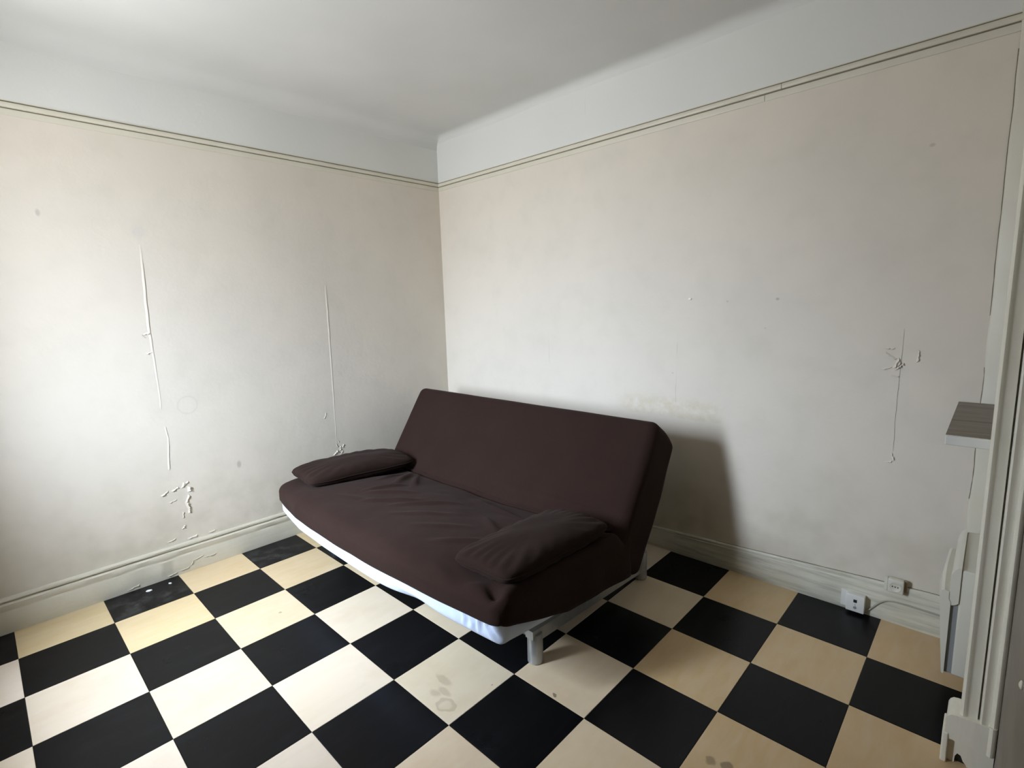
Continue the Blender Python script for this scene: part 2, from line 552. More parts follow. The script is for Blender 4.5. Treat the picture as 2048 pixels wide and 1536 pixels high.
# near wall with the window opening
wn_ = MB()
wn_.box((XL - 0.10, YN - WD, 0), (WX0, YN, ZT)).box((WX1, YN - WD, 0), (XR + 0.12, YN, ZT))
wn_.box((WX0, YN - WD, 0), (WX1, YN, WZ0)).box((WX0, YN - WD, WZ1), (WX1, YN, ZT))
wn_ = wn_.build('wall_front', 'taupe')  # unseen wall, coloured dark taupe to cut bounced light
struct(wn_, 'taupe wall with the window, behind the viewer')
wf = MB()
fw = 0.03
y0, y1 = YN - WD + 0.04, YN - WD + 0.08
wf.box((WX0, y0, WZ0), (WX0 + fw, y1, WZ1)).box((WX1 - fw, y0, WZ0), (WX1, y1, WZ1))
wf.box((WX0 + fw, y0, WZ0), (WX1 - fw, y1, WZ0 + fw)).box((WX0 + fw, y0, WZ1 - fw), (WX1 - fw, y1, WZ1))
wf = wf.build('window_1', 'window')
struct(wf, 'white window frame behind the viewer')

# ceiling with a soft cove along left and back wall
def ceiling():
    v = []; f = []
    xs = [XL - 0.02, XL, XL + 0.004, XL + 0.012, XL + 0.025, XL + 0.045, XL + 0.07, XL + 0.11] + [XL + 0.11 + (XA + 0.1 - XL - 0.11) * k / 26 for k in range(1, 27)]
    ys = [YN - WD + (YB - 0.11 - YN + WD) * k / 28 for k in range(29)] + [YB - 0.07, YB - 0.045, YB - 0.025, YB - 0.012, YB - 0.004, YB, YB + 0.02]
    def drop(d, r):
        if d >= r: return 0.0
        d = max(d, 0.0)
        return r - math.sqrt(max(0.0, r * r - (r - d) ** 2))
    for x in xs:
        for y in ys:
            wob = 0.004 * noise.noise(Vector((x * 2.1, y * 2.1, 3.0))) + 0.010 * noise.noise(Vector((x * 0.8, y * 0.8, 9.0)))
            z = ZC + wob - max(drop(x - XL, 0.095), drop(YB - y, 0.050))
            v.append((x, y, z))
    n = len(ys)
    for a in range(len(xs) - 1):
        for b in range(n - 1):
            f.append((a * n + b, a * n + b + 1, (a + 1) * n + b + 1, (a + 1) * n + b))
    k = len(v)
    z1 = ZC + 0.12
    a0, b0, a1, b1 = xs[0], ys[0], xs[-1], ys[-1]
    v += [(a0, b0, z1), (a1, b0, z1), (a1, b1, z1), (a0, b1, z1)]
    f.append((k, k + 1, k + 2, k + 3))
    nx = len(xs)
    f.append([a * n for a in range(nx)] + [k + 1, k])
    f.append([a * n + n - 1 for a in range(nx)] + [k + 2, k + 3])
    f.append([b for b in range(n)] + [k + 3, k])
    f.append([(nx - 1) * n + b for b in range(n)] + [k + 2, k + 1])
    return mk('ceiling', v, f, 'ceiling', None, autosmooth=R40)
struct(ceiling(), 'off-white plaster ceiling with rounded edges')

# ---------------------------------------------------------------- skirting boards
def sweep(name, prof_of, n, a, b, axis, mat, parent=None, jitter=0.0, seed=1.0):
    """profile list of (out,z) swept along axis ('x' on back wall, 'y' on left wall)"""
    v = []; f = []
    m = len(prof_of(0))
    for k in range(n + 1):
        t_ = k / n
        s_ = a + (b - a) * t_
        for q, (o_, z_) in enumerate(prof_of(t_)):
            jo = jitter * noise.noise(Vector((s_ * 9, q * 1.7, seed))) if 0 < o_ else 0
            jz = jitter * 0.6 * noise.noise(Vector((s_ * 7, q * 2.3, seed + 5))) if z_ > 0.01 else 0
            v.append((s_, YB - o_ - jo, z_ + jz) if axis == 'x' else (XL + o_ + jo, s_, z_ + jz))
    for k in range(n):
        for q in range(m):
            q2 = (q + 1) % m
            f.append((k * m + q, k * m + q2, (k + 1) * m + q2, (k + 1) * m + q))
    f.append(tuple(range(m))); f.append(tuple(range(n * m, n * m + m)))
    return mk(name, v, f, mat, parent, autosmooth=math.radians(35))
BL = [(-0.006, 0.0), (0.019, 0.0), (0.019, 0.098), (0.0165, 0.104), (0.0155, 0.110), (0.0175, 0.116), (0.0175, 0.136), (0.013, 0.142), (0.006, 0.1445), (0.006, 0.148), (0.013, 0.1505), (0.0155, 0.156), (0.0145, 0.163), (0.009, 0.169), (-0.006, 0.171)]
bl = sweep('baseboard_left', lambda t_: BL, 120, YN, YB - 0.001, 'y', 'skirting', jitter=0.0022)
struct(bl, 'moulded cream skirting board with chipped paint, left wall')
def BB(t_):
    h = 0.112 + 0.068 * min(1.0, max(0.0, (t_ - 0.50) / 0.42))
    return [(-0.006, 0.0), (0.017, 0.0), (0.017, h * 0.60), (0.0155, h * 0.63), (0.0155, h * 0.86), (0.013, h * 0.88), (0.013, h * 0.965), (0.009, h), (-0.006, h)]
bb = sweep('baseboard_back', BB, 110, XL + 0.018, XA, 'x', 'skirting_worn', jitter=0.0016, seed=4.0)
v = []; f = []
for k in range(61):
    x = 2.25 + (XA - 2.25) * k / 60
    h = 0.112 + 0.068 * min(1.0, max(0.0, ((x - XL - 0.018) / (XA - XL - 0.018) - 0.50) / 0.42))
    w = 0.0016 + 0.0014 * noise.noise(Vector((x * 11, 2, 2)))
    v += [(x, YB + 0.003, h - 0.001), (x, YB - 0.0022, h - 0.001), (x, YB - 0.0022, h + w), (x, YB + 0.003, h + w)]
for k in range(60):
    for q in range(4):
        f.append((k * 4 + q, k * 4 + (q + 1) % 4, (k + 1) * 4 + (q + 1) % 4, (k + 1) * 4 + q))
mk('open_joint', v, f, 'shade_grime', bb)
struct(bb, 'worn cream skirting board under the sockets, back wall')

# ---------------------------------------------------------------- picture rails
RP = [(-0.005, 2.326), (0.0035, 2.326), (0.0045, 2.329), (0.0045, 2.3525), (0.0005, 2.353), (0.0005, 2.3575), (0.010, 2.358), (0.013, 2.363), (0.013, 2.374), (0.010, 2.3795), (0.0005, 2.380), (0.0005, 2.386), (0.003, 2.3865), (0.003, 2.390), (-0.005, 2.392)]
for nm, ax, a, b, lab in (('trim_1', 'y', YN, YB, 'narrow cream picture rail on the left wall'), ('trim_2', 'x', XL, XA, 'narrow cream picture rail on the back wall')):
    o = sweep(nm, lambda t_: RP, 60, a, b, ax, 'rail', jitter=0.0008, seed=2.0)
    struct(o, lab)
    for zz in ((2.3531, 2.3577), (2.3800, 2.3862)):
        gp = [(-0.003, zz[0]), (0.0022, zz[0]), (0.0022, zz[1]), (-0.003, zz[1])]
        g = sweep('shaded_groove', lambda t_: gp, 30, a, b, ax, 'shade_grime', parent=o)  # brown strips put the grooves' shade and dirt into the colour
# joint mark in the back rail
for (jx, z0, z1, o_) in ((2.410, 2.3265, 2.3525, 0.0052), (2.482, 2.3580, 2.3800, 0.0136)):
    MB().box((jx, YB - o_, z0), (jx + 0.0016, YB, z1)).build('joint', 'shade_grime', o)
# ---------------------------------------------------------------- vertical batten at the right end of the back wall
bt = MB()
v = []; f = []
n = 60
for k in range(n + 1):
    z = 0.0 + ZC * k / n
    jx = 0.004 * noise.noise(Vector((z * 6, 1.0, 2.0))) + 0.002 * noise.noise(Vector((z * 22, 4.0, 2.0)))
    for (x, y) in ((3.250 + jx, YB + 0.004), (3.251 + jx, YB - 0.005), (3.262 + jx, YB - 0.011), (XA, YB - 0.012), (XA, YB + 0.004)):
        v.append((x, y, z))
for k in range(n):
    for q in range(5):
        f.append((k * 5 + q, k * 5 + (q + 1) % 5, (k + 1) * 5 + (q + 1) % 5, (k + 1) * 5 + q))
f.append((0, 1, 2, 3, 4)); f.append(tuple(range(n * 5, n * 5 + 5)))
bt = mk('trim_3', v, f, 'rail', None, autosmooth=R40)
struct(bt, 'flat cream batten with a cracked edge at the end of the back wall')
v = []; f = []
for k in range(n + 1):
    z = 0.62 + 1.65 * k / n
    jx = 0.004 * noise.noise(Vector((z * 6, 1.0, 2.0))) + 0.002 * noise.noise(Vector((z * 22, 4.0, 2.0)))
    w = 0.0012 + 0.0016 * abs(noise.noise(Vector((z * 13, 0, 7))))
    v += [(3.2495 + jx - w, YB + 0.002, z), (3.2495 + jx - w, YB - 0.0012, z), (3.2505 + jx, YB - 0.0012, z), (3.2505 + jx, YB + 0.002, z)]
for k in range(n):
    for q in range(4):
        f.append((k * 4 + q, k * 4 + (q + 1) % 4, (k + 1) * 4 + (q + 1) % 4, (k + 1) * 4 + q))
mk('crack', v, f, 'shade_grime', bt)

# ---------------------------------------------------------------- casing + plinth at the right edge
cp = [(3.287, YC + 0.012), (3.289, YC + 0.004), (3.294, YC), (3.300, YC + 0.002), (3.303, YC + 0.006), (3.309, YC + 0.008), (3.3265, YC + 0.009), (3.3275, YC + 0.030), (3.3305, YC + 0.030), (3.3315, YC - 0.004), (3.336, YC - 0.006), (3.342, YC - 0.003), (3.348, YC + 0.001), (3.354, YC + 0.000), (3.357, YC - 0.008), (3.362, YC - 0.012), (3.367, YC - 0.010), (3.371, YC - 0.003), (XR + 0.004, YC), (XR + 0.004, YC + 0.085), (3.287, YC + 0.085)]
cs = MB().prism(cp, 2, 0.150, ZC + 0.02).build('trim_4', 'casing', None, autosmooth=math.radians(50))
struct(cs, 'moulded cream door casing at the right edge')
# plinth: rounded upper block
pl = []
for (x, z) in ((3.2570, 0.082), (3.2570, 0.110), (3.2590, 0.118), (3.2575, 0.128), (3.2580, 0.146), (3.2620, 0.157), (3.2690, 0.164), (3.2800, 0.1665), (3.3535, 0.1675), (3.3535, 0.082)):
    pl.append((x, z))
MB().prism(pl, 1, YC - 0.010, YC + 0.085).build('plinth_block', 'casing', cs, autosmooth=R40)
bp_ = [(3.3530, YC + 0.02), (3.3530, YC - 0.010), (3.3560, YC - 0.013), (3.3610, YC - 0.0155), (3.3665, YC - 0.0135), (3.3705, YC - 0.008), (3.3725, YC), (3.3725, YC + 0.02)]
MB().prism(bp_, 2, 0.078, 0.1720).build('corner_bead', 'casing', cs, autosmooth=R40)
MB().box((3.2515, YC - 0.014, 0), (3.2670, YC + 0.085, 0.1005), 0.004).build('plinth_side', 'casing', cs)
hole = [(3.2670, 0.0), (3.285, 0.0), (3.286, 0.022), (3.291, 0.033), (3.299, 0.030), (3.305, 0.014), (3.312, 0.006), (3.314, 0.0), (3.371, 0.0), (3.371, 0.083), (3.2670, 0.083)]
MB().prism(hole, 1, YC + 0.006, YC + 0.016).build('plinth_panel', 'casing', cs)
MB().box((3.2670, YC + 0.0165, 0.0), (3.371, YC + 0.080, 0.081)).build('plinth_core', 'black', cs)
MB().lathe((0, 0), [(0.0, 0), (0.007, 0.0), (0.006, 0.003), (0.002, 0.004), (0.0, 0.004)], 12)
scr = MB().lathe((0, 0), [(0.001, 0), (0.010, 0.0), (0.009, 0.003), (0.004, 0.0055), (0.001, 0.006)], 14)
scr.v = [(XR - z, 1.42 + x, 0.63 + y) for (x, y, z) in scr.v]
scr.build('screw_cap', 'casing', wr, smooth=True)

# ---------------------------------------------------------------- lifting seams and paint flakes
def seam(parent, mat, wall, pts, w, h, back=0.0015, fadein=0.1):
    """wedge ridge following pts [(s,z)...], rising over width w to height h, then dropping"""
    v = []; f = []
    N = 70
    zs = [q[1] for q in pts]
    for k in range(N + 1):
        t_ = k / N
        q = t_ * (len(pts) - 1); i = min(int(q), len(pts) - 2); r = q - i
        s_ = pts[i][0] * (1 - r) + pts[i + 1][0] * r
        z_ = pts[i][1] * (1 - r) + pts[i + 1][1] * r
        s_ += 0.0022 * noise.noise(Vector((z_ * 14, 3.3, s_)))
        e = min(1.0, t_ / fadein, (1 - t_) / fadein)
        hh = h * e * (0.55 + 0.75 * abs(noise.noise(Vector((z_ * 9, 1.0, s_ * 3)))) + 0.2)
        sec = [(-w, -0.003), (-w * 0.45, hh * 0.25), (-w * 0.12, hh * 0.8), (0, hh), (back, hh * 0.75), (back * 1.3, -0.003)]
        for (ds, o_) in sec:
            v.append((XL + o_, s_ + ds, z_) if wall == 'left' else (s_ + ds, YB - o_, z_))
    for k in range(N):
        for q in range(6):
            f.append((k * 6 + q, k * 6 + (q + 1) % 6, (k + 1) * 6 + (q + 1) % 6, (k + 1) * 6 + q))
    f.append(tuple(range(6))); f.append(tuple(range(N * 6, N * 6 + 6)))
    return mk('wallpaper_seam', v, f, mat, parent, autosmooth=math.radians(50))
seam(wl, 'wall_left', 'left', [(0.700, 1.80), (0.696, 1.62), (0.690, 1.42), (0.692, 1.30), (0.695, 1.14), (0.697, 0.98), (0.690, 0.93)], 0.014, 0.0018)
seam(wl, 'wall_left', 'left', [(0.702, 0.845), (0.710, 0.78), (0.703, 0.70), (0.694, 0.60)], 0.010, 0.0018, fadein=0.05)
seam(wl, 'wall_left', 'left', [(1.690, 1.60), (1.686, 1.3), (1.682, 1.0), (1.678, 0.75), (1.674, 0.55), (1.672, 0.49)], 0.012, 0.0017)
seam(wl, 'wall_left', 'left', [(0.318, 2.322), (0.322, 2.29), (0.325, 2.25)], 0.008, 0.0013)
seam(wb, 'crack_dust', 'back', [(2.010, 1.32), (2.008, 1.15), (2.004, 0.95), (2.003, 0.86)], 0.0012, 0.0016, 0.0008)
seam(wb, 'crack_dust', 'back', [(2.996, 1.32), (2.993, 1.12), (2.990, 0.95), (2.992, 0.74)], 0.0018, 0.0022, 0.0010)
seam(wb, 'wall_back', 'back', [(1.412, 2.66), (1.412, 2.52)], 0.012, 0.0018)
seam(wb, 'wall_back', 'back', [(1.100, 1.30), (1.105, 1.05)], 0.012, 0.0010)
def flake(parent, mat, wall, s0, z0, length, width, ang, lift, seed):
    """curled sliver of paint standing off the wall, hinged along one ragged edge"""
    rr = random.Random(seed)
    ca, sa = math.cos(ang), math.sin(ang)
    nu, nv = 7, 4
    top = []; 
    jag = [rr.uniform(0.45, 1.0) for _ in range(nu + 1)]
    jag[0] *= 0.25; jag[-1] *= 0.25
    for a in range(nu + 1):
        for b in range(nv + 1):
            u = (a / nu - 0.5) * length
            w_ = b / nv * width * jag[a]
            o_ = -0.0005 + lift * (b / nv) ** 1.6 * jag[a]
            top.append((s0 + u * ca + w_ * sa, z0 + u * sa - w_ * ca, o_))
    v = []; f = []
    for off in (0.0, -0.0012):
        for (s_, z_, o_) in top:
            o2 = o_ + off
            v.append((XL + o2, s_, z_) if wall == 'left' else (s_, YB - o2, z_))
    m = nv + 1; K = len(top)
    for a in range(nu):
        for b in range(nv):
            q = (a * m + b, (a + 1) * m + b, (a + 1) * m + b + 1, a * m + b + 1)
            f.append(q); f.append(tuple(i + K for i in q[::-1]))
    for a in range(nu):
        q = (a * m + nv, (a + 1) * m + nv)
        f.append((q[0], q[1], q[1] + K, q[0] + K))
    return mk('paint_flake', v, f, mat, parent, smooth=True)
PI = math.pi
LF = [ # s, z, length, width, angle, lift
    (0.672, 1.352, 0.040, 0.014, 0.3, 0.006), (0.664, 1.335, 0.030, 0.012, -0.9, 0.005), (0.674, 1.250, 0.034, 0.012, 0.25, 0.007),
    (0.655, 0.478, 0.050, 0.012, 0.45, 0.007), (0.705, 0.490, 0.045, 0.012, 0.40, 0.007), (0.742, 0.500, 0.036, 0.016, 1.2, 0.009),
    (0.762, 0.512, 0.030, 0.014, 0.5, 0.008), (0.765, 0.470, 0.034, 0.020, 1.5, 0.014), (0.756, 0.418, 0.052, 0.016, 1.15, 0.010),
    (0.750, 0.375, 0.055, 0.018, 1.85, 0.011), (0.756, 0.345, 0.030, 0.012, 1.4, 0.009), (0.727, 0.330, 0.045, 0.008, 1.5, 0.005),
    (0.722, 0.262, 0.030, 0.012, 0.9, 0.008), (0.690, 0.425, 0.045, 0.009, 0.2, 0.004),
    (1.606, 0.752, 0.032, 0.014, 1.3, 0.006), (1.600, 0.735, 0.020, 0.010, 0.7, 0.006),
    (1.655, 0.478, 0.052, 0.018, 0.75, 0.014), (1.690, 0.500, 0.036, 0.014, 1.4, 0.010), (1.712, 0.512, 0.030, 0.016, 1.1, 0.012),
    (1.668, 0.520, 0.034, 0.012, 1.8, 0.008), (1.700, 0.470, 0.034, 0.014, 0.9, 0.010), (1.682, 0.548, 0.034, 0.010, 2.0, 0.007),
    (0.660, 0.205, 0.05, 0.008, 0.2, 0.006), (0.76, 0.192, 0.06, 0.010, 0.12, 0.007), (0.86, 0.190, 0.04, 0.008, 0.1, 0.006)]
for k, a in enumerate(LF):
    flake(wl, 'wall_left', 'left', a[0], a[1], a[2] * 0.9, a[3] * 0.95, a[4], a[5] * 0.8, seed=k + 10)
BF = [(2.962, 1.185, 0.05, 0.014, -0.6, 0.006), (2.972, 1.150, 0.05, 0.012, 1.2, 0.006), (2.980, 1.140, 0.045, 0.010, 1.3, 0.006), (2.990, 1.145, 0.03, 0.012, 0.7, 0.007),
      (2.950, 1.215, 0.04, 0.009, 0.0, 0.004), (2.945, 1.130, 0.04, 0.009, 0.3, 0.004), (2.978, 1.098, 0.03, 0.008, 0.0, 0.005),
      (3.042, 1.180, 0.055, 0.009, 1.5, 0.005), (2.984, 0.745, 0.04, 0.010, 1.8, 0.004), (2.975, 0.725, 0.03, 0.008, 0.4, 0.004)]
for k, a in enumerate(BF):
    flake(wb, 'wall_back', 'back', a[0], a[1], a[2], a[3] * 1.2, a[4], a[5] * 1.9, seed=k + 60)
# chips in the left skirting
for k, (s_, z_, L_, a_) in enumerate(((0.77, 0.068, 0.06, 0.2), (0.83, 0.060, 0.07, 0.0), (0.70, 0.030, 0.05, 0.15), (0.64, 0.020, 0.05, 0.1), (0.46, 0.020, 0.06, 0.25), (0.735, 0.050, 0.035, 1.0))):
    o = flake(bl, 'skirting', 'left', s_, z_, L_, 0.010, a_, 0.005, 90 + k)
    for vv in o.data.vertices:
        vv.co.x += 0.0192

# white nail on the back wall
nl = MB().lathe((0, 0), [(0.006, 0), (0.0085, 0.0035), (0.0100, 0.0055), (0.0085, 0.0085), (0.005, 0.0105), (0.001, 0.011)], 14)
nl.v = [(2.077 + x, YB - z + 0.003, 1.441 + y * 0.6) for (x, y, z) in nl.v]
o = nl.build('nail', 'plaster', None, smooth=True)
o['label'] = 'small white headed nail in the back wall above the sofa'; o['category'] = 'nail'

# ================================================================== sofa bed
SX0, SX1 = 0.235, 2.122
sofa = empty('sofa_bed', ((SX0 + SX1) / 2, 1.75, 0), 'dark brown folding sofa bed over a white sheet, standing in the corner', 'sofa')

def seg_ridge(x, y, p0, p1, amp, w):
    ax, ay = p0; bx, by = p1
    dx, dy = bx - ax, by - ay
    L2 = dx * dx + dy * dy
    t_ = max(0.0, min(1.0, ((x - ax) * dx + (y - ay) * dy) / L2))
    d = math.hypot(x - ax - t_ * dx, y - ay - t_ * dy)
    e = math.sin(math.pi * min(1, max(0, 0.08 + 0.84 * t_)))
    return amp * e * math.exp(-(d / w) ** 2)
RID = [((0.62, 1.86), (0.80, 1.62), 0.010, 0.022), ((0.66, 1.88), (0.92, 1.66), 0.007, 0.020), ((0.86, 1.66), (0.80, 1.44), 0.010, 0.016), ((0.84, 1.44), (1.02, 1.60), 0.008, 0.020),
       ((0.94, 1.36), (1.14, 1.56), 0.009, 0.018), ((1.10, 1.42), (1.32, 1.66), 0.010, 0.018), ((1.20, 1.36), (1.46, 1.56), 0.006, 0.020), ((0.76, 1.32), (0.98, 1.40), 0.005, 0.020),
       ((1.40, 1.34), (1.62, 1.50), 0.006, 0.022), ((1.60, 1.30), (1.76, 1.44), 0.009, 0.018), ((1.55, 1.62), (1.76, 1.52), 0.006, 0.020), ((1.30, 1.80), (1.70, 1.74), 0.006, 0.025),
       ((0.60, 1.80), (0.66, 1.60), 0.008, 0.018), ((1.72, 1.20), (1.90, 1.15), 0.006, 0.03)]
def seat_def(x, y, z):
    zt = (z - 0.265) / (0.452 - 0.265)
    xx = (x - (SX0 + SX1) / 2) / ((SX1 - SX0) / 2)
    slope = 0.105 * (1 - zt) + 0.052 * zt
    y2 = y
    k = max(0.0, min(1.0, (1.62 - y) / 0.47))
    y2 -= 0.052 * (1 - xx * xx) * k
    y2 += 0.030 * k * max(0.0, -xx - 0.6) / 0.4
    z2 = z - slope * (y - 1.15)
    if zt > 0.6:
        kt = min(1.0, (zt - 0.6) / 0.4)
        h = 0
        for (a, b, am, w) in RID:
            h += seg_ridge(x, y, a, b, am * 1.5, w * 0.85)
        h += 0.006 * noise.noise(Vector((x * 3.1, y * 4.0, 1.0))) + 0.003 * noise.noise(Vector((x * 9, y * 12, 4.0)))
        h += 0.012 * (1 - xx * xx) * max(0.0, min(1.0, (1.75 - y) / 0.3))
        sb = max(0.0, min(1.0, (y - 1.55) / 0.38)); h -= 0.026 * (1 - xx ** 4) * sb * sb * (3 - 2 * sb)
        h -= 0.020 * math.exp(-((y - 1.15) / 0.075) ** 2)
        yc = 1.900 + 0.045 * xx * xx
        gq = max(0.0, min(1.0, (y - yc + 0.040) / 0.040)); h -= 0.040 * gq * gq * (3 - 2 * gq)
        # dent below the cushions, raised edge on the right
        h -= 0.030 * math.exp(-((x - 1.945) / 0.12) ** 2 - ((y - 1.53) / 0.36) ** 2)
        h -= 0.028 * math.exp(-((x - 0.43) / 0.12) ** 2 - ((y - 1.57) / 0.36) ** 2)
        h += 0.014 * math.exp(-((x - 2.105) / 0.022) ** 2) * (1 if y < 1.9 else 0.5)
        # deep tuck by the front right corner
        h += seg_ridge(x, y, (2.10, 1.17), (2.02, 1.21), -0.030, 0.020)
        h += seg_ridge(x, y, (2.02, 1.185), (1.93, 1.175), 0.012, 0.025)
        z2 += h * kt
    return (x, y2, z2)

def rbox(a, b, r, nx, ny, nz):
    """rounded box as quads on a regular surface grid; returns verts, faces"""
    vid = {}; V = []; F = []
    N = (nx, ny, nz)
    def vert(i, j, k):
        key = (i, j, k)
        if key not in vid:
            q = [a[d] + (b[d] - a[d]) * (key[d] / N[d]) for d in range(3)]
            inn = [min(max(q[d], a[d] + r), b[d] - r) for d in range(3)]
            dv = Vector([q[d] - inn[d] for d in range(3)])
            if dv.length > 1e-9:
                dv = dv.normalized() * r
            vid[key] = len(V)
            V.append(tuple(inn[d] + dv[d] for d in range(3)))
        return vid[key]
    for i in range(nx):
        for j in range(ny):
            F.append((vert(i, j, 0), vert(i, j + 1, 0), vert(i + 1, j + 1, 0), vert(i + 1, j, 0)))
            F.append((vert(i, j, nz), vert(i + 1, j, nz), vert(i + 1, j + 1, nz), vert(i, j + 1, nz)))
    for i in range(nx):
        for k in range(nz):
            F.append((vert(i, 0, k), vert(i + 1, 0, k), vert(i + 1, 0, k + 1), vert(i, 0, k + 1)))
            F.append((vert(i, ny, k), vert(i, ny, k + 1), vert(i + 1, ny, k + 1), vert(i + 1, ny, k)))
    for j in range(ny):
        for k in range(nz):
            F.append((vert(0, j, k), vert(0, j, k + 1), vert(0, j + 1, k + 1), vert(0, j + 1, k)))
            F.append((vert(nx, j, k), vert(nx, j + 1, k), vert(nx, j + 1, k + 1), vert(nx, j, k + 1)))
    return V, F
def plan_round(q, a, b, rp):
    ix = min(max(q[0], a[0] + rp), b[0] - rp); iy = min(max(q[1], a[1] + rp), b[1] - rp)
    dx, dy = q[0] - ix, q[1] - iy
    L = math.hypot(dx, dy)
    if L > rp:
        return (ix + dx * rp / L, iy + dy * rp / L, q[2])
    return q

# fitted white sheet around the mattress
SA, SB = (SX0 + 0.006, 1.156, 0.258), (SX1 - 0.006, 2.02, 0.420)
V, F = rbox(SA, SB, 0.030, 260, 60, 16)
def sheet_wr(x, y, z):
    p = seat_def(x, y, z)
    x2, y2, z2 = p
    front = max(0.0, min(1.0, (1.22 - y) / 0.06))
    right = max(0.0, min(1.0, (x - 2.06) / 0.05))
    g = max(0.0, min(1.0, (x - 1.86) / 0.12))
    zt = max(0.0, min(1.0, (z - 0.268) / 0.05))
    wob = math.sin((x + 0.20 * (z - 0.3)) * 150 + 4 * noise.noise(Vector((x * 20, z * 20, 0))))
    y2 -= front * (0.0065 * g * wob * zt + 0.003 * noise.noise(Vector((x * 5, z * 14, 2))))
    # a loose fold, hem pulled up around the middle
    lift = math.exp(-((x - 1.66) / 0.11) ** 2)
    low = max(0.0, 1 - (z - 0.265) / 0.07)
    z2 += front * low * (0.011 * lift + 0.006 * noise.noise(Vector((x * 3.0, 1.0, 5.0))) - 0.006 * math.exp(-((x - 1.35) / 0.14) ** 2))
    y2 += front * low * 0.012 * lift
    y2 -= front * 0.007 * math.exp(-((z - 0.300 - 0.10 * (1.62 - x)) / 0.012) ** 2) * math.exp(-((x - 1.60) / 0.16) ** 2)
    return (x2 + 0.002 * right * noise.noise(Vector((y * 12, z * 30, 1))), y2, z2)
mk('fitted_sheet', [sheet_wr(*plan_round(q, SA, SB, 0.050)) for q in V], F, 'sheet', sofa, smooth=True)

# brown seat cover: top + skirt whose hem varies around the perimeter
def seat_cover():
    x0, x1, y0, y1 = SX0 - 0.003, SX1 + 0.003, 1.148, 2.03
    zt = 0.452; r = 0.052
    nx, ny, ns = 190, 84, 9
    def hem(x, y):
        """depth of skirt below the top, undeformed"""
        if y <= y0 + 1e-6:
            e = max(0.0, 1 - (x1 - x) / 0.10)
            el = max(0.0, 1 - (x - x0) / 0.12)
            return 0.111 + 0.004 * noise.noise(Vector((x * 4, 0, 1))) - 0.004 * e - 0.006 * el
        t_ = (y - y0) / (y1 - y0)
        return 0.109 + min(1.0, t_ / 0.42) * 0.075
    V = []; F = []; vid = {}
    def rnd(q):
        a = (x0, y0, -1e9); b = (x1, y1, zt)
        inn = [min(max(q[0], x0 + r), x1 - r), min(max(q[1], y0 + r), y1 - r), min(q[2], zt - r)]
        dv = Vector([q[d] - inn[d] for d in range(3)])
        if dv.length > 1e-9:
            dv = dv.normalized() * r
        return tuple(inn[d] + dv[d] for d in range(3))
    def gv(i, j, k):
        key = (i, j, k)
        if key in vid: return vid[key]
        x = x0 + (x1 - x0) * i / nx; y = y0 + (y1 - y0) * j / ny
        z = zt - hem(x, y) * (k / ns)
        q = rnd((x, y, z))
        w = seat_def(*q)
        if k > 0 and i == nx:      # slack pleats on the right side
            s_ = k / ns
            wx = 0.007 * noise.noise(Vector((y * 7, z * 9, 3))) + 0.004 * math.sin(y * 30 + z * 40) * (1 - s_)
            w = (w[0] + wx * s_, w[1], w[2])
        if k > 0 and j == 0:
            w = (w[0], w[1] + 0.003 * noise.noise(Vector((x * 6, z * 12, 8))), w[2])
        vid[key] = len(V); V.append(w)
        return vid[key]
    for i in range(nx):
        for j in range(ny):
            F.append((gv(i, j, 0), gv(i + 1, j, 0), gv(i + 1, j + 1, 0), gv(i, j + 1, 0)))
    for k in range(ns):
        for i in range(nx):
            F.append((gv(i, 0, k), gv(i, 0, k + 1), gv(i + 1, 0, k + 1), gv(i + 1, 0, k)))
            F.append((gv(i, ny, k), gv(i + 1, ny, k), gv(i + 1, ny, k + 1), gv(i, ny, k + 1)))
        for j in range(ny):
            F.append((gv(0, j, k), gv(0, j + 1, k), gv(0, j + 1, k + 1), gv(0, j, k + 1)))
            F.append((gv(nx, j, k), gv(nx, j, k + 1), gv(nx, j + 1, k + 1), gv(nx, j + 1, k)))
    o = mk('seat_cover', V, F, 'brown', sofa, smooth=True)
    md = o.modifiers.new('cloth', 'SOLIDIFY'); md.thickness = 0.004; md.offset = 1.0
    return o
seat_cover()

# backrest: slanted rounded block in its cover
AU = math.radians(56.5)
UY, UZ = math.cos(AU), math.sin(AU)      # up along the back
NY, NZ = math.sin(AU), -math.cos(AU)     # towards the wall
BC = (2.186, 0.500)
V, F = rbox((SX0 - 0.004, -0.150, -0.362), (SX1 + 0.004, 0.128, 0.354), 0.048, 170, 24, 64)
def back_def(x, n_, u_):
    xx = (x - (SX0 + SX1) / 2) / ((SX1 - SX0) / 2)
    ut = (u_ + 0.362) / 0.724
    if n_ > 0:
        n_ *= 1.0 - 0.25 * max(0.0, ut - 0.55) / 0.45 + 0.06 * math.sin(ut * math.pi)
    if n_ > -0.04 and ut > 0.78:
        tt = (n_ + 0.04) / 0.15; ku = (ut - 0.78) / 0.22
        u_ -= 0.058 * tt * tt * ku * ku
    if n_ < 0:
        n_ -= 0.034 * (1 - xx * xx) * math.exp(-((ut - 0.22) / 0.26) ** 2)
        u_ -= 0.0
        n_ -= 0.003 * noise.noise(Vector((x * 4, u_ * 4, 2)))
        # two soft horizontal creases near the seat
        n_ -= 0.007 * math.exp(-((ut - 0.300 - 0.01 * math.sin(x * 3)) / 0.018) ** 2) * math.exp(-((x - 1.75) / 0.45) ** 2)
    u_ -= 0.010 * (xx + 1) / 2
    x += 0.005 * noise.noise(Vector((u_ * 6, n_ * 6, 5))) * abs(xx) ** 8
    y = BC[0] + UY * u_ + NY * n_
    z = BC[1] + UZ * u_ + NZ * n_
    return (x, y, z)
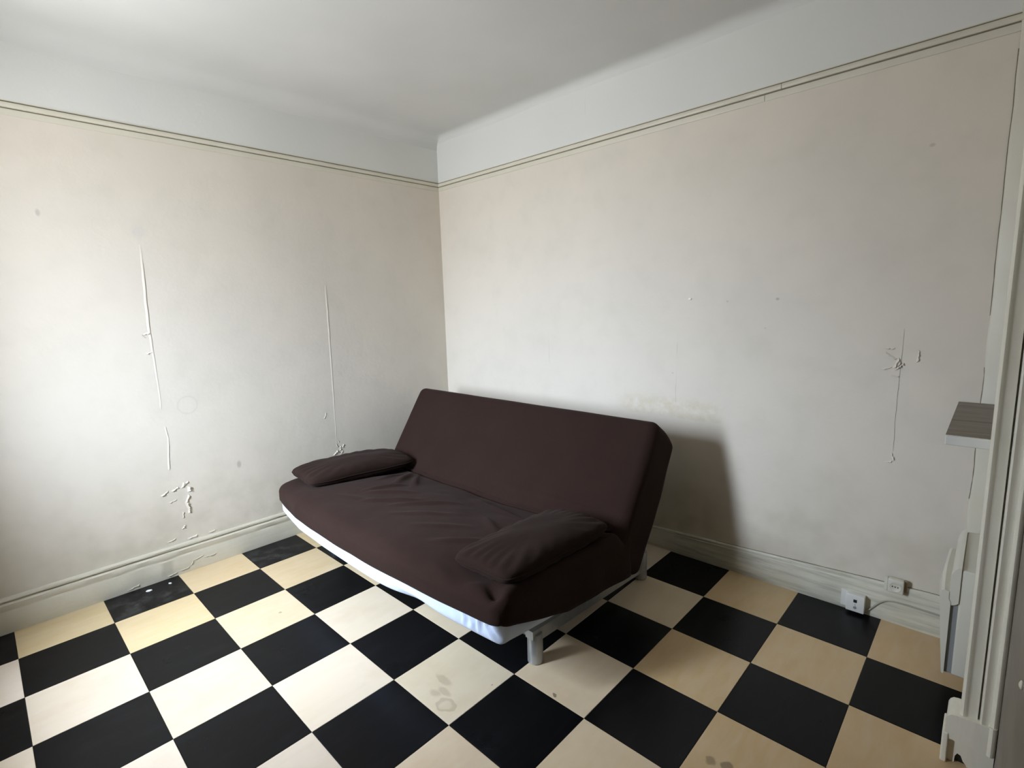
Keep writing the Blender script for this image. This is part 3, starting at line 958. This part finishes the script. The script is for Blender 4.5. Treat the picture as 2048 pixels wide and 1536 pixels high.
brest = mk('backrest', [back_def(*q) for q in V], F, 'brown', sofa, smooth=True)

# corded seam where seat and back meet
def crease_pt(x):
    xx = (x - (SX0 + SX1) / 2) / ((SX1 - SX0) / 2)
    for k in range(200):
        u_ = 0.10 - 0.002 * k * 1.5
        p = back_def(x, -0.150, u_)
        q = seat_def(x, 1.905 + 0.065 * xx * xx - 0.055, 0.452)
        if p[2] <= q[2] + 0.006:
            return (x, p[1] - 0.002, p[2] + 0.001)
    return p
MB().tube([crease_pt(SX0 + 0.06 + (SX1 - SX0 - 0.12) * k / 90) for k in range(91)], 0.0055, 8).build('piping', 'brown', brest, smooth=True)

# metal frame
LXR, LXL = 2.012, SX0 + (SX1 - 2.012)
for lx in (LXR, LXL):
    for ly, top in ((1.447, 0.128), (2.294, 0.150)):
        MB().lathe((lx, ly), [(0.0290, 0.0), (0.0320, 0.003), (0.0320, top - 0.006), (0.0295, top - 0.001), (0.020, top)], 28).build('leg', 'metal', sofa, autosmooth=R40)
    # side rail: flat bar sloping down to the back
    rp = []
    y0, y1 = 1.415, 2.32
    pr = [(y0, 0.148), (y0, 0.112), (y0 + 0.03, 0.092), (y1, 0.040), (y1, 0.094)]
    MB().prism(pr, 0, lx - 0.022, lx + 0.018).build('side_rail', 'metal', sofa)
    # hinge plates up to the mattress frame
    MB().prism([(1.50, 0.12), (1.56, 0.12), (1.58, 0.245), (1.50, 0.25)], 0, lx - 0.030, lx - 0.0225).build('hinge_plate', 'metal', sofa)
    MB().prism([(1.98, 0.08), (2.12, 0.08), (2.12, 0.26), (2.00, 0.22)], 0, lx - 0.030, lx - 0.0225).build('hinge_plate', 'metal', sofa)
MB().tube([(LXL, 1.447, 0.112), (LXR, 1.447, 0.112)], 0.017, 14).build('crossbar', 'metal', sofa, autosmooth=R40)
MB().tube([(LXL, 2.294, 0.075), (LXR, 2.294, 0.075)], 0.017, 14).build('crossbar', 'metal', sofa, autosmooth=R40)

# cushions -----------------------------------------------------------
def cushion(name, label, c, hx, hy, hz, rotz, tilt_y, tilt_x, seed, bend=0.0, group=None):
    n = 44
    V = []; F = []
    ring = {}
    ca, sa = math.cos(rotz), math.sin(rotz)
    def pt(u, v, s):
        # pinched edges between the corners
        x = hx * u * (1 - 0.05 * (1 - v * v) ** 1.5 * abs(u) ** 3) * (1 - 0.13 * u * u * v ** 6)
        y = hy * v * (1 - 0.03 * (1 - u * u) ** 1.5 * abs(v) ** 3) * (1 - 0.07 * v * v * u ** 6)
        th = max(0.0, (1 - u * u) * (1 - v * v))
        h = hz * th ** 0.34
        h *= 1 + 0.10 * noise.noise(Vector((u * 1.6 + seed, v * 1.6, s)))
        # radial puckers near the seam
        ang = math.atan2(v, u)
        h += 0.004 * math.sin(ang * 22 + seed) * (1 - th) * min(1, th * 6)
        z = s * h
        z += bend * (abs(v) ** 2)
        z += 0.006 * noise.noise(Vector((u * 2 + seed, v * 2, 7)))
        z += math.tan(tilt_y) * x + math.tan(tilt_x) * y
        return (c[0] + x * ca - y * sa, c[1] + x * sa + y * ca, c[2] + z)
    def cosp(k):
        return -math.cos(math.pi * k / n)
    for s in (1, -1):
        for i in range(n + 1):
            for j in range(n + 1):
                key = (s, i, j)
                if i in (0, n) or j in (0, n):
                    key = (0, i, j)
                if key in ring: continue
                ring[key] = len(V)
                V.append(pt(cosp(i), cosp(j), s))
    def gid(s, i, j):
        return ring[(0, i, j)] if (i in (0, n) or j in (0, n)) else ring[(s, i, j)]
    for s in (1, -1):
        for i in range(n):
            for j in range(n):
                q = (gid(s, i, j), gid(s, i + 1, j), gid(s, i + 1, j + 1), gid(s, i, j + 1))
                F.append(q if s > 0 else q[::-1])
    root = empty(name, (c[0], c[1], c[2] - hz), label, 'cushion', group)
    pil = mk('pillow', V, F, 'brown_cushion', root, smooth=True)
    # seam cord round the edge
    loop = [pt(cosp(i), -1, 0) for i in range(n + 1)] + [pt(1, cosp(j), 0) for j in range(1, n + 1)] + [pt(cosp(n - i), 1, 0) for i in range(1, n + 1)] + [pt(-1, cosp(n - j), 0) for j in range(1, n + 1)]
    MB().tube(loop, 0.0035, 6).build('seam', 'brown_cushion', pil, smooth=True)
    return root
cushion('cushion', 'brown cushion lying on the sofa seat beside the left wall', (0.425, 1.585, 0.476), 0.160, 0.350, 0.064, -0.03, -0.06, -0.040, 1.0, group='cushions on the sofa bed')
cushion('cushion', 'brown cushion sunk into the open right end of the sofa seat', (1.950, 1.540, 0.464), 0.165, 0.340, 0.062, 0.02, 0.03, -0.040, 5.0, group='cushions on the sofa bed')

# ================================================================== sockets and cable on the back skirting
def socket_low():
    r = empty('wall_socket', (2.906, 2.655, 0.012), 'white surface-mounted double socket low on the worn skirting board', 'socket')
    bd = MB().box((2.870, 2.629, 0.013), (2.940, 2.664, 0.092), 0.0025).build('body', 'plastic', r, autosmooth=R40)
    MB().box((2.8985, 2.6270, 0.058), (2.9115, 2.6295, 0.072), 0.0008).build('jack', 'black', bd)
    MB().box((2.9035, 2.6272, 0.046), (2.9065, 2.6295, 0.049)).build('mark', 'grille', bd)
    j = MB().lathe((0, 0), [(0.0065, 0), (0.0065, 0.0022), (0.005, 0.003), (0.0012, 0.003)], 16)
    j.v = [(2.905 + x, 2.6292 - z, 0.034 + y) for (x, y, z) in j.v]
    j.build('jack', 'grille', bd)
    MB().box((2.8445, 2.660, 0.014), (2.8695, 2.6645, 0.090), 0.001).build('side_plate', 'plastic', r)
    return r
socket_low()
def socket_up():
    r = empty('wall_socket', (3.044, 2.655, 0.150), 'yellowed socket with three pin holes on top of the skirting board', 'socket')
    bd = MB().box((3.016, 2.636, 0.153), (3.072, 2.668, 0.213), 0.004).build('body', 'plastic_old', r, autosmooth=R40)
    j = MB().lathe((0, 0), [(0.022, -0.001), (0.022, 0.0012), (0.0205, 0.0016), (0.019, 0.0004), (0.001, 0.0004)], 28)
    j.v = [(3.043 + x, 2.6358 - z, 0.182 + y) for (x, y, z) in j.v]
    j.build('face_ring', 'plastic_old', bd, autosmooth=R40)
    for dx in (-0.0095, 0.0, 0.0095):
        h = MB().lathe((0, 0), [(0.0026, 0), (0.0026, 0.0016), (0.0018, 0.0018)], 10)
        h.v = [(3.043 + dx + x, 2.6355 - z, 0.183 + y) for (x, y, z) in h.v]
        h.build('pin_hole', 'black', bd)
    MB().box((3.002, 2.651, 0.148), (3.0145, 2.668, 0.210), 0.002).build('side_cap', 'plastic_old', r)
    MB().box((3.0725, 2.655, 0.160), (3.082, 2.668, 0.212), 0.002).build('back_plate', 'rust', r)
    return r
socket_up()
cb = [(2.938, 2.659, 0.018), (2.955, 2.659, 0.028), (2.975, 2.659, 0.058), (2.992, 2.659, 0.080), (3.010, 2.659, 0.095), (3.030, 2.659, 0.102), (3.060, 2.659, 0.104), (3.100, 2.659, 0.104), (3.150, 2.659, 0.103), (3.200, 2.658, 0.102), (3.245, 2.655, 0.100), (3.30, 2.645, 0.098), (3.345, 2.63, 0.110), (3.37, 2.60, 0.150)]
pts = []
for k in range(len(cb) - 1):
    for q in range(4):
        a, b = Vector(cb[k]), Vector(cb[k + 1])
        pts.append(a.lerp(b, q / 4))
pts.append(Vector(cb[-1]))
for _ in range(4):
    pts = [pts[0]] + [(pts[i - 1] + pts[i] * 2 + pts[i + 1]) / 4 for i in range(1, len(pts) - 1)] + [pts[-1]]
o = MB().tube(pts, 0.0036, 8).build('power_cable', 'cable', None, smooth=True)
o['label'] = 'thin beige cable looping along the skirting from the low socket'; o['category'] = 'cable'

# ================================================================== heater in the alcove
ht = empty('panel_heater', (3.31, 2.40, 0.12), 'white wall-mounted electric panel heater seen end-on by the door casing', 'heater')
HY0, HY1 = 2.205, 2.60
MB().box((3.254, HY0 + 0.004, 0.126), (XA, HY1, 0.512), 0.006).build('body', 'enamel', ht, autosmooth=R40)
cap = [(3.2285, 0.400), (3.2285, 0.470), (3.231, 0.490), (3.238, 0.508), (3.247, 0.517), (3.2545, 0.519), (3.2545, 0.392), (3.246, 0.384), (3.236, 0.380)]
MB().prism(cap, 1, HY0, HY1).build('top_cap', 'enamel', ht, autosmooth=R40)
MB().box((3.2345, HY0 + 0.008, 0.128), (3.2545, HY1 - 0.004, 0.384)).build('grille', 'grille', ht)
v = []; f = []
N = 14
for k in range(N + 1):
    y = HY0 - 0.002 + (HY1 - HY0 + 0.002) * k / N
    bul = 0.010 * math.sin(math.pi * k / N)
    for (x, z) in ((3.2345, 0.128), (3.2345, 0.392), (3.2285, 0.400), (3.2285, 0.428), (3.216 - bul * .5, 0.432), (3.2075 - bul * .4, 0.426), (3.2065 - bul, 0.380), (3.217 - bul * .8, 0.250), (3.2275, 0.128), (3.231, 0.124)):
        v.append((x, y, z))
for k in range(N):
    for q in range(10):
        f.append((k * 10 + q, k * 10 + (q + 1) % 10, (k + 1) * 10 + (q + 1) % 10, (k + 1) * 10 + q))
f.append(tuple(range(10))); f.append(tuple(range(N * 10, N * 10 + 10)))
mk('front_panel', v, f, 'enamel', ht, autosmooth=R40)

# shelf ---------------------------------------------------------------
sh = empty('wall_shelf', (3.30, 2.34, 0.985), 'small grey oak laminate shelf with a white edge in the alcove', 'shelf')
MB().box((3.187, 2.022, 0.987), (XA, 2.664, 1.009)).build('board', 'laminate', sh)
MB().box((3.187, 2.006, 0.980), (XA, 2.0215, 1.0085), 0.003).build('edge_strip', 'plastic', sh)
MB().box((3.30, 2.06, 0.945), (XA, 2.085, 0.9865)).build('bracket', 'casing', sh)
# hook by the shelf
hk = MB().tube([(3.262, YB - 0.010, 0.905), (3.262, YB - 0.020, 0.905), (3.262, YB - 0.024, 0.909), (3.285, YB - 0.024, 0.900)], 0.004, 8)
o = hk.build('hook', 'gap', None, smooth=True)
o['label'] = 'small dark hook on the batten below the grey shelf'; o['category'] = 'hook'

# ================================================================== plaster chips on the floor
def chip(cx, cy, L, W, rot, seed, label):
    rr = random.Random(seed)
    n = 9
    ring = []
    for k in range(n):
        a = 2 * math.pi * k / n
        r = rr.uniform(0.75, 1.1)
        x, y = L * math.cos(a) * r, W * math.sin(a) * r
        ring.append((cx + x * math.cos(rot) - y * math.sin(rot), cy + x * math.sin(rot) + y * math.cos(rot)))
    v = [(x, y, 0.0002) for x, y in ring] + [(cx + (x - cx) * 0.8, cy + (y - cy) * 0.8, 0.0045 + rr.uniform(-0.001, 0.001)) for x, y in ring]
    f = [tuple(range(n))[::-1], tuple(range(n, 2 * n))] + [(k, (k + 1) % n, (k + 1) % n + n, k + n) for k in range(n)]
    o = mk('plaster_chip', v, f, 'plaster')
    o['label'] = label; o['category'] = 'plaster chip'; o['group'] = 'plaster chips on the floor'
chip(0.120, 0.514, 0.017, 0.008, 1.1, 1, 'larger white plaster chip on the black tile by the left skirting')
chip(0.119, 0.610, 0.008, 0.005, 0.8, 2, 'tiny white plaster chip on the black tile, nearer the sofa')
